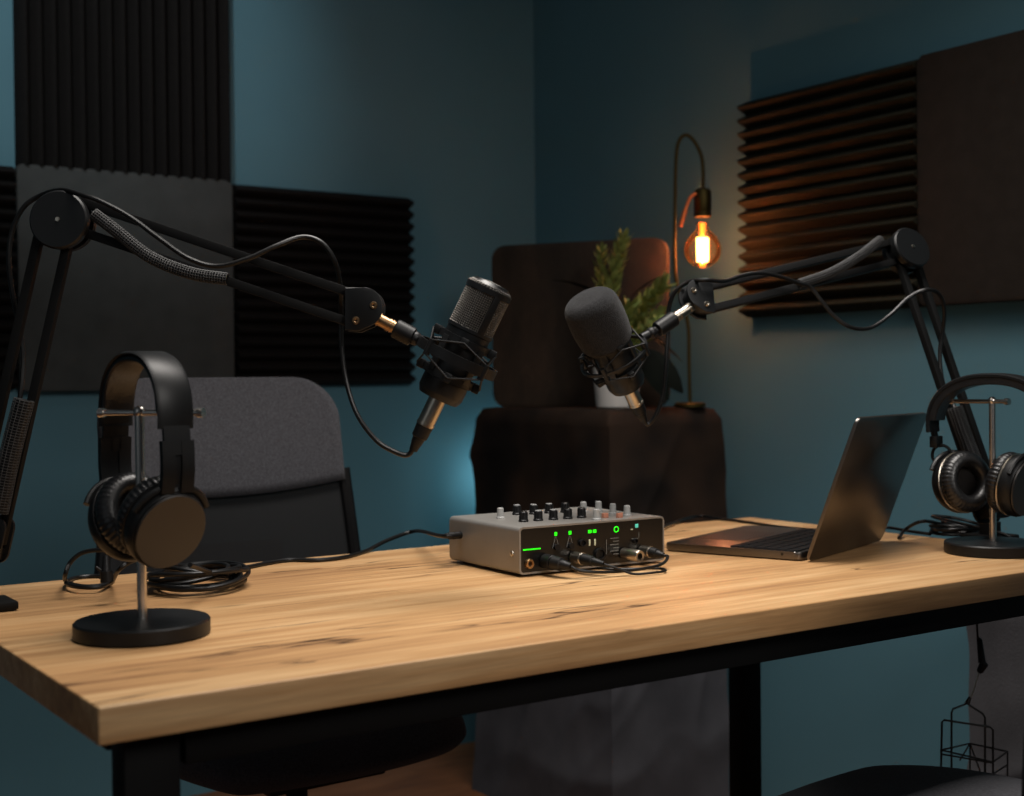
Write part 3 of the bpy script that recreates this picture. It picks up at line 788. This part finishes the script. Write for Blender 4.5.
        MB(Tc @ oval).lathe([(0, -.0055), (.021, -.0055), (.021, -.004), (0, -.004)], 32).build('driver_cloth', 'foam_black', cp, **W)
        # side hinge between arm and cup
        b = MB(); q = cup + out * .012
        arc = [Vector((s * .0035, .0, 0)) + cup + out * .010 + (Tc.to_3x3() @ Vector((.0455 * math.cos(t), .0425 * math.sin(t), 0))) for t in [math.radians(a) for a in range(-64, 65, 8)]]
        b.tube(arc, .0035, 8); b.tube([bot, cup + out * .010 + (Tc.to_3x3() @ Vector((.046, 0, 0)))], .005, 10)
        b.build('cup_yoke', 'satin_black', sl, **W)
    return r
HL, HR = (0.1296, 0.2749, 0.7600)[:2], (1.3298, .1381)
headphone_stand('round black headphone stand with chrome pole, at the left front corner of the desk', HL, math.radians(-52), .227)
headphone_stand('round black headphone stand with chrome pole, at the right end of the desk', HR, math.radians(88), .219, .026)
headphones('black over-ear headphones hanging on the stand at the left', (HL[0] + .004, HL[1] - .003), math.radians(-83), .069, .2885, .118, False)
headphones('black over-ear headphones hanging on the stand at the right', HR, math.radians(-76), .094, .259, .100, True)
# ------------------------------------------------------------------ audio mixer
MXL = Vector((.655, .361, TH)); MXA = math.radians(-2.0)
mx = thing('audio_mixer', 'small silver audio mixer with black front panel and rows of knobs on the desk', 'audio mixer', MXL, MXA)
MW, MD, MH = .239, .184, .0615
W = dict(world=False)
Z0 = .0035
# case: rounded shell with an open front
def rr(w, h, r, n=6):
    pts = []
    for (sx, sy, st) in ((1, 1, 0), (-1, 1, 90), (-1, -1, 180), (1, -1, 270)):
        for k in range(n + 1):
            t = math.radians(st + 90 * k / n); pts.append((sx*(w/2 - r) + r*math.cos(t), sy*(h/2 - r) + r*math.sin(t)))
    return pts
T_ = Matrix.Translation((MW/2, MD/2, Z0 + MH/2)) @ Matrix.Rotation(PI/2, 4, 'X')
b = MB(); b.prism(rr(MW, MH, .006), MD - .004, T_, .001)
rim = rr(MW, MH, .006); rin = rr(MW - .005, MH - .005, .004)
bm = bmesh.new()
loops = []
for pts, y in ((rim, .002), (rim, 0), (rin, 0), (rin, .002)):
    loops.append([bm.verts.new((MW/2 + p[0], y, Z0 + MH/2 + p[1])) for p in pts])
for A, B in zip(loops[:-1], loops[1:]):
    for i in range(len(A)): bm.faces.new((A[i], A[(i+1) % len(A)], B[(i+1) % len(A)], B[i]))
b._merge(bm)
b.build('case', 'aluminium', mx, **W)
fp = MB().prism(rr(MW - .0052, MH - .0052, .004), .004, Matrix.Translation((MW/2, .0025, Z0 + MH/2)) @ Matrix.Rotation(PI/2, 4, 'X')).build('front_panel', 'panel_black', mx, label='black front panel', **W)
for x in (.02, MW - .02):
    for y in (.02, MD - .02): MB().cyl((x, y, 0.0002), (x, y, Z0 + .001), .008, seg=16).build('foot', 'rubber', mx, **W)
FY = .0005
def fpos(u, v): return Vector((u * MW, FY, Z0 + v * MH))
def fbox(u, v, w, h, m, name, d=.0012):
    p = fpos(u, v); return MB().box(p, (w, d, h), .0002).build(name, m, fp, **W)
fbox(.082, .52, .027, .0017, 'led_green', 'light_strip')
for u in (.24, .335):
    fbox(u, .80, .0042, .0046, 'led_green', 'indicator_light')
    for du in (-.022, .022): MB().tube([fpos(u, .74) + Vector((du*.35*MW*.3, 0, 0)), fpos(u + du, .5)], .0004, 6).build('printed_mark', 'print_white', fp, **W)
    b = MB(); b.cyl(fpos(u, .52), fpos(u, .52) + Vector((0, -.005, 0)), .0042, seg=16); b.build('socket', 'black_plastic', fp, **W)
for u in (.47, .503): fbox(u, .79, .0055, .0042, 'led_green', 'indicator_light')
for u in (.468, .505): fbox(u, .55, .0024, .0085, 'led_dim', 'indicator_light')
b = MB(); b.torus(.0036, .0007, Matrix.Translation(fpos(.655, .79)) @ Matrix.Rotation(PI/2, 4, 'X'), 24, 8); b.build('indicator_ring', 'led_green', fp, **W)
fbox(.80, .83, .005, .0052, 'led_cyan', 'indicator_light'); fbox(.765, .76, .0035, .0015, 'led_dim', 'indicator_light')
b = MB(); b.box(fpos(.585, .42), (.0006, .001, .020)); 
for k in range(6): b.box(fpos(.64 + .012*(k % 2), .60 - .07*k), (.014 - .004*(k % 2), .001, .0009))
b.build('printed_text', 'print_white', fp, **W)
MB().box(fpos(.785, .55), (.011, .001, .0009)).build('printed_mark', 'print_white', fp, **W)
MB().box(fpos(.815, .62), (.0007, .001, .008)).build('printed_mark', 'print_white', fp, **W)
for (u, v, rad, m) in ((.415, .56, .0052, 'black_plastic'), (.535, .28, .0085, 'rubber'), (.785, .50, .0035, 'black_plastic')):
    b = MB(); b.lathe([(0, 0), (rad, 0), (rad, .004), (rad*.72, .0042), (rad*.66, .001), (0, .001)], 24, Matrix.Translation(fpos(u, v)) @ Matrix.Rotation(PI/2, 4, 'X')); b.build('socket', m, fp, **W)
b = MB(); b.lathe([(.0025, -.001), (.0025, .002), (.0035, .004), (.0058, .004), (.0068, .002), (.0068, 0)], 24, Matrix.Translation(fpos(.062, .22)) @ Matrix.Rotation(PI/2, 4, 'X')); b.build('jack_socket', 'brass', fp, label='gold ringed headphone jack', **W)
b = MB(); b.lathe([(0, .0012), (.0012, .0012), (.0018, .002), (.0034, .0016), (.0038, 0)], 16, Matrix.Translation((0, .017, Z0 + .026)) @ Matrix.Rotation(-PI/2, 4, 'Y')); b.build('case_screw', 'nickel', mx, **W)
inv = ROOT[mx.name].inverted()
def knob(pw, style):
    p = inv @ Vector(pw); p.z = Z0 + MH
    if style == 'k':
        a = MB().lathe([(0, -.0005), (.0068, -.0005), (.0068, .002), (.0058, .003), (.0056, .0125), (.0048, .0135), (0, .0135)], 24, Matrix.Translation(p), mod=lambda t, r, z: 1 + (.05*math.cos(12*t) if r > .0055 and z > .0025 else 0)).build('knob', 'black_plastic', mx, label='black knob', **W)
        MB().lathe([(0, .0134), (.0047, .0134), (.0045, .0142), (0, .0143)], 20, Matrix.Translation(p)).build('knob_cap', 'knob_grey' if random.random() < .5 else 'space_grey', a, **W)
    elif style == 'g':
        a = MB().lathe([(0, -.0005), (.0062, -.0005), (.0062, .0015), (.0050, .0025), (.0044, .0135), (.0036, .0145), (0, .0147)], 24, Matrix.Translation(p)).build('knob', 'knob_grey', mx, label='light grey knob', **W)
    else:
        a = MB().box(p + Vector((0, 0, .003)), (.008, .006, .007), .001).build('button', 'led_orange', mx, label='softly lit orange button', **W)
for q in ((0.7002, 0.4158, 0.8160), (0.7230, 0.4135, 0.8160), (0.7463, 0.4109, 0.8160), (0.7693, 0.4088, 0.8160), (0.7918, 0.4073, 0.8160), (0.7467, 0.4985, 0.8160), (0.7690, 0.4891, 0.8160), (0.7940, 0.4866, 0.8160), (0.8184, 0.4812, 0.8160)): knob(q, 'k')
for q in ((0.7018, 0.4736, 0.8160), (0.8449, 0.4722, 0.8160), (0.8660, 0.4641, 0.8160), (0.7915, 0.3734, 0.8160), (0.8592, 0.4227, 0.8160), (0.8568, 0.3883, 0.8160)): knob(q, 'g')
for q in ((0.8165, 0.3867, 0.8160), (0.8318, 0.3740, 0.8160)): knob(q, 'b')

RM = ROOT[mx.name]
def ml(u, v, y): return RM @ Vector((u * MW, y, Z0 + v * MH))
tz = TH + .0032
def patch(label, pts, plugs, rad=.0021): return cable('patch_cable', label, pts, rad, plugs, 'patch cables in the mixer')
A0, A1, A2 = ml(.165, .25, -.001), ml(.165, .25, -.020), ml(.20, .20, -.048)
D0, D1, D2 = ml(.83, .27, -.001), ml(.835, .27, -.020), ml(.86, .22, -.040)
patch('black cable curving between the leftmost and the rightmost plug of the mixer front', [A2, ml(.23, .13, -.056), ml(.31, .08, -.062), ml(.42, .05, -.064), ml(.56, .04, -.064), ml(.70, .06, -.063), ml(.80, .11, -.058), D2 + Vector((.002, -.006, -.001)), D2],
      [(A0, A1, A2, 'black_plastic', .0095), (D0, D1, D2, 'nickel', .0075)])
B0, B1, B2 = ml(.355, .27, -.001), ml(.355, .27, -.022), ml(.40, .20, -.054)
patch('thin black cable from the silver collared plug, looping on the desk before the mixer', [B2, ml(.45, .12, -.066), (*ml(.53, 0, -.076)[:2], tz), (*ml(.63, 0, -.082)[:2], tz), (*ml(.73, 0, -.080)[:2], tz), (*ml(.775, 0, -.064)[:2], tz), (*ml(.73, 0, -.046)[:2], tz-.0004), (*ml(.64, 0, -.030)[:2], tz-.0012), (*ml(.56, 0, -.012)[:2], tz-.0014), (*ml(.53, 0, .012)[:2], tz-.0014)],
      [(B0, B1, B2, 'nickel', .0078)], .0017)
cp_ = thing('cable_adapter', 'silver open ended adapter plugged into the right half of the mixer front', 'plug', ml(.70, .25, 0), MXA)
b = MB(); b.lathe([(.0042, -.002), (.0042, .034), (.0072, .0345), (.0082, .033), (.0082, .014), (.0072, .013), (.0072, .001), (.0042, .001)], 28, Matrix.Translation(ml(.70, .26, -.0008)) @ frame(ml(.71, .24, -.04) - ml(.70, .26, 0)), closed=True)
b.build('barrel', 'nickel', cp_)

# power and signal leads lying on the desk
zc_ = TH + .0032
bk = ml(0, .62, .150)
cable('audio_cable', 'black cable from the back of the mixer to the left coil of cable', [bk + Vector((.004, 0, 0)), bk + Vector((-.03, .002, .0005)), (0.7242, 0.7434, 0.7720), (0.6733, 0.7415, 0.7620), (0.6152, 0.7043, 0.7535), (0.5602, 0.6653, 0.7532), (0.5150, 0.6604, 0.7532), (0.4835, 0.6855, 0.7532), (0.4457, 0.6760, 0.7532), (0.4071, 0.6558, 0.7532), (0.3703, 0.6366, 0.7545), (0.3355, 0.6300, 0.7570)], .0030, [(bk + Vector((.003, 0, 0)), bk + Vector((-.012, 0, 0)), bk + Vector((-.03, .002, .0005)), 'black_plastic', .0052)], 'cables lying on the desk')
bk2 = ml(1, .14, .13)
cable('audio_cable', 'thin black cable running from the mixer behind the laptop towards the right headphones', [bk2 + Vector((-.003, 0, 0)), bk2 + Vector((.02, .004, -.003)), (1.3052, 0.7566, 0.7535), (1.3347, 0.7070, 0.7528), (1.3330, 0.6323, 0.7528), (1.3233, 0.5581, 0.7528), (1.3334, 0.4818, 0.7528), (1.3899, 0.4355, 0.7528), (1.4513, 0.4330, 0.7528), (1.4383, 0.3770, 0.7528), (1.4196, 0.3187, 0.7545)], .0026, [], 'cables lying on the desk')

def coil(label, c, rx, ry, turns, rad, tail_a, tail_b, seed, ang=0., lift=.004):
    rnd = random.Random(seed); pts = []
    c = Vector(c); n = 10
    for k in range(int(turns * n)):
        t = 2*PI*k/n; tn = k / n
        s = 1 + .14 * math.sin(tn * 2.3 + seed) + rnd.uniform(-.03, .03)
        x, y = rx * s * math.cos(t), ry * s * math.sin(t)
        z = rad + .001 + lift * tn * (.7 + .3*math.cos(t + tn)) + rnd.uniform(0, .001)
        pts.append(Vector((c.x + x*math.cos(ang) - y*math.sin(ang) + .006*math.sin(tn*1.7), c.y + x*math.sin(ang) + y*math.cos(ang) + .006*math.cos(tn*2.1), TH + z)))
    return cable('coiled_cable', label, [Vector(p) for p in tail_a] + pts + [Vector(p) for p in tail_b], rad, [], 'coiled headphone cables', n=5)
cl = coil('coil of black cable lying behind the left headphone stand', (0.2899, 0.5439, 0.7520), .052, .070, 9.2, .0029, [], [(0.2911, 0.4840, 0.7750), (0.2262, 0.3953, 0.8000)], 3, math.radians(-30), .0032)
pl = thing('cable_loop', 'loose black cable loop with a plug, at the left end of the desk', 'cable', (0.2189, 0.7022, 0.7500), 0, 'coiled headphone cables')
MB().tube(smooth([(0.2078, 0.4754, 0.7917), (0.1983, 0.4821, 0.8035), (0.1842, 0.5040, 0.8071), (0.1659, 0.5286, 0.8085), (0.1497, 0.5457, 0.8045), (0.1378, 0.5537, 0.7928), (0.1326, 0.5570, 0.7773), (0.1668, 0.6696, 0.7535), (0.1711, 0.6285, 0.7530), (0.1872, 0.6159, 0.7530), (0.2092, 0.6299, 0.7530), (0.2251, 0.6717, 0.7530), (0.2129, 0.7038, 0.7530), (0.1863, 0.7022, 0.7530), (0.1575, 0.6413, 0.7565), (0.1579, 0.5919, 0.7575), (0.1806, 0.5783, 0.7570), (0.2082, 0.6185, 0.7570), (0.1704, 0.4768, 0.7890), (0.1768, 0.4604, 0.7995), (0.1883, 0.4526, 0.8051)], 7), .0027, 10).build('cord', 'cable', pl)
b = MB(); b.cyl((0.1582, 0.4789, 0.7771), (0.1574, 0.4796, 0.7898), .0075, .0068); b.cyl((0.1574, 0.4796, 0.7887), (0.1592, 0.4847, 0.8065), .0052, .0035); b.cyl((0.1545, 0.4816, 0.7887), (0.1480, 0.4862, 0.7945), .0016)
b.build('plug', 'black_plastic', pl)
coil('coil of black cable heaped behind the right headphone stand', (1.4697, 0.3056, 0.7520), .045, .034, 5.3, .0028, [(1.3498, 0.3227, 0.7530), (1.3940, 0.3450, 0.7620), (1.3922, 0.3065, 0.7780)], [(1.4382, 0.2037, 0.7650), (1.4541, 0.1940, 0.7540)], 8, math.radians(35), .0042)

# ------------------------------------------------------------------ laptop
LO = Vector((1.0503, .2384, TH)); LAa = math.atan2(.3384 - .2384, 1.3287 - 1.0503)
lp = thing('laptop', 'open grey laptop on the right half of the desk, screen turned to the back wall', 'laptop', LO, LAa)
LW, LD, LH = .280, .222, .0105
MB().rbox((LW/2, LD/2 + .003, .002 + LH/2), (LW, LD - .006, LH), .010, 'Z', .0018).build('base', 'space_grey', lp, **W)
for x in (.03, LW - .03):
    for y in (.025, LD - .025): MB().cyl((x, y, .0002), (x, y, .003), .006, seg=16).build('foot', 'rubber', lp, **W)
ztop = .002 + LH
kb = MB().rbox((LW/2, .066, ztop + .0002), (.270, .104, .0006), .003, 'Z').build('keyboard', 'key_black', lp, label='black keyboard', **W)
key = None
for row in range(6):
    widths = [13, 13, 13, 12, 11, 9][row]
    y = .114 - (5 - row) * .0188 if False else .0225 + row * .0176
    pitch = .264 / widths
    for k in range(widths):
        hgt = .0152 if row else .0085
        x = LW/2 - .132 + pitch * (k + .5)
        wd = pitch - .0028
        if row == 5 and 3 <= k <= 5:
            if k != 4: continue
            wd = pitch * 3 - .0028
        MB().box((x, y - (.004 if row == 0 else 0), ztop + .0010), (wd, hgt, .0013), .0004, seg=1).build('key', 'key_black', kb, **W)
MB().rbox((LW/2, LD - .048, ztop + .0001), (.118, .076, .0005), .004, 'Z').build('trackpad', 'space_grey', lp, **W)
b = MB(); b.cyl((-.0003, .034, .0085), (.0006, .034, .0085), .0021, seg=16); b.build('audio_port', 'panel_black', lp, **W)
b = MB(); b.cyl((.03, .003, ztop), (LW - .03, .003, ztop), .0045, seg=16); b.build('hinge', 'black_plastic', lp, **W)
th = math.radians(20.5)
TM = Matrix.Translation((0, -.0005, .0032)) @ Matrix.Rotation(th, 4, 'X')
ld = MB(TM).rbox((LW/2, -.0025, .1055), (LW, .005, .211), .009, 'Y', .0012).build('lid', 'space_grey', lp, **W)
MB(TM).rbox((LW/2, .0003, .110), (LW - .008, .0008, .196), .006, 'Y').build('screen', 'screen', ld, **W)

# ------------------------------------------------------------------ hanging wire lantern
d_ = 1.99
ln = thing('wire_lantern', 'black wire cage lantern hanging on a cord under the right end of the desk', 'lantern', (1.3614, 0.1995, 0.3488))
MB().tube(smooth([(1.3628, 0.1916, 0.6747), (1.3677, 0.1937, 0.6336), (1.3728, 0.1959, 0.6103), (1.3749, 0.1941, 0.5878)], 6), .0016, 8).build('cord', 'cable', ln)
b = MB(); b.tube([(1.3729, 0.1959, 0.6133), (1.3747, 0.1946, 0.6103), (1.3772, 0.1923, 0.5773), (1.3797, 0.1906, 0.5743), (1.3746, 0.1940, 0.5639), (1.3733, 0.1948, 0.5609)], [.0025, .0042, .0058, .0066, .0052, .0025], 12); b.build('cord_switch', 'black_plastic', ln)
MB().tube(smooth([(1.3733, 0.1948, 0.5624), (1.3694, 0.1972, 0.5475), (1.3642, 0.2005, 0.5296), (1.3578, 0.2047, 0.5148)], 5), .0012, 8).build('hanging_wire', 'nickel', ln)
b = MB(); b.cyl((1.3616, 0.2022, 0.5252), (1.3578, 0.2047, 0.5148), .0022, .004)
fr_ = lambda pts, r=.0013: b.tube([Vector(p) for p in pts], r, 8)
fr_([(1.3364, 0.2170, 0.3715), (1.3385, 0.2177, 0.5015), (1.3404, 0.2165, 0.5075), (1.3578, 0.2047, 0.5155), (1.3773, 0.1911, 0.4996), (1.3796, 0.1893, 0.4936), (1.3778, 0.1887, 0.3710)], .0016)
fr_([(1.2994, 0.2069, 0.4254), (1.3017, 0.2064, 0.4960), (1.3042, 0.2048, 0.4989), (1.3599, 0.1664, 0.4880), (1.3635, 0.1639, 0.4835), (1.3619, 0.1634, 0.3805)], .0016)
top = [(1.2833, 0.1942, 0.4604), (1.4028, 0.2333, 0.4419), (1.4674, 0.2130, 0.4234), (1.3627, 0.1637, 0.4364)]
bot_ = [(1.2824, 0.1939, 0.4021), (1.4019, 0.2330, 0.3829), (1.4664, 0.2126, 0.3592), (1.3618, 0.1633, 0.3761)]
fr_(top + top[:1]); fr_(bot_ + bot_[:1])
for p, q in zip(top, bot_): fr_([p, q])
fr_([top[1], (1.3478, 0.2101, 0.4312)]); fr_([top[1], (1.3552, 0.1806, 0.4204)]); fr_([(1.2832, 0.1942, 0.4546), (1.3627, 0.1636, 0.4349)]); fr_([(1.3782, 0.1889, 0.4024), (1.4664, 0.2133, 0.4025)]); fr_([(1.3627, 0.1637, 0.4364), (1.4674, 0.2130, 0.4234)])
b.build('cage', 'wire_black', ln)

# ------------------------------------------------------------------ light
def area(name, loc, target, size, power, col, shape='RECTANGLE', size_y=None, spread=None):
    l = bpy.data.lights.new(name, 'AREA'); l.energy = power; l.color = col; l.size = size
    l.shape = shape
    if shape == 'RECTANGLE': l.size_y = size_y or size
    if spread: l.spread = math.radians(spread)
    o = bpy.data.objects.new(name, l); COL.objects.link(o); o.location = loc
    o.rotation_euler = (Vector(target) - Vector(loc)).to_track_quat('-Z', 'Y').to_euler(); return o
def point(name, loc, power, col, rad):
    l = bpy.data.lights.new(name, 'POINT'); l.energy = power; l.color = col; l.shadow_soft_size = rad
    o = bpy.data.objects.new(name, l); COL.objects.link(o); o.location = loc; return o
def spot(name, loc, target, power, col, ang, blend, rad):
    l = bpy.data.lights.new(name, 'SPOT'); l.energy = power; l.color = col; l.spot_size = math.radians(ang); l.spot_blend = blend; l.shadow_soft_size = rad
    o = bpy.data.objects.new(name, l); COL.objects.link(o); o.location = loc
    o.rotation_euler = (Vector(target) - Vector(loc)).to_track_quat('-Z', 'Y').to_euler(); return o
area('softbox', (.75, .25, 2.35), (.75, .34, .75), 1.3, 15, (1, .94, .88), 'RECTANGLE', .6, 95)
area('left_fill', (-2.2, -.6, 1.7), (.9, 1.6, .9), 1.4, 1.6, (.86, .95, 1))  # weak cool fill from the left, an unseen area light without a window
area('front_fill', (.5, -1.9, 2.1), (.8, .3, .75), .8, 4.8, (1, .95, .9), 'RECTANGLE', .8, 80)
spot('wall_wash', (.0, .6, 2.6), (.60, 2.06, 1.9), 48, (.9, .97, 1), 40, .75, .08)
point('lamp_glow', bc, 8.5, (1, .345, .19), .012)
spot('backwall_warm_fill', (.75, -.2, 2.5), (1.22, 2.06, 1.66), 7.5, (1, .44, .42), 30, 1, .1)  # added spot, stands in for the bulb's warm light on the back wall
point('corner_glow', (1.72, 1.95, .74), .75, (.55, .92, 1), .04)
world = bpy.data.worlds.new('World'); scene.world = world; world.use_nodes = True
bg = world.node_tree.nodes['Background']; bg.inputs['Color'].default_value = (.75, .88, 1, 1); bg.inputs['Strength'].default_value = .035

# ------------------------------------------------------------------ camera
cd = bpy.data.cameras.new('camera'); cam = bpy.data.objects.new('camera', cd); COL.objects.link(cam)
rx, uy, fw = Vector((0.8249441056270638, -0.5651310926987455, -0.009699002850070958)), Vector((0.015461030029363736, 0.0054089820754647565, 0.9998658407323147)), Vector((0.5650028133926369, 0.8249833883042913, -0.01319961667533954))
Mc = Matrix((rx, uy, -fw)).transposed().to_4x4(); Mc.translation = CAMP
cam.matrix_world = Mc
cd.sensor_fit = 'HORIZONTAL'; cd.sensor_width = 36; cd.lens = 1331.24 / 1024 * 36
cd.clip_start = .02; cd.clip_end = 50
cd.dof.use_dof = True; cd.dof.focus_distance = 1.66; cd.dof.aperture_fstop = 5.0
scene.camera = cam
scene.view_settings.view_transform = 'Standard'
scene.view_settings.look = 'None'
scene.view_settings.exposure = 0
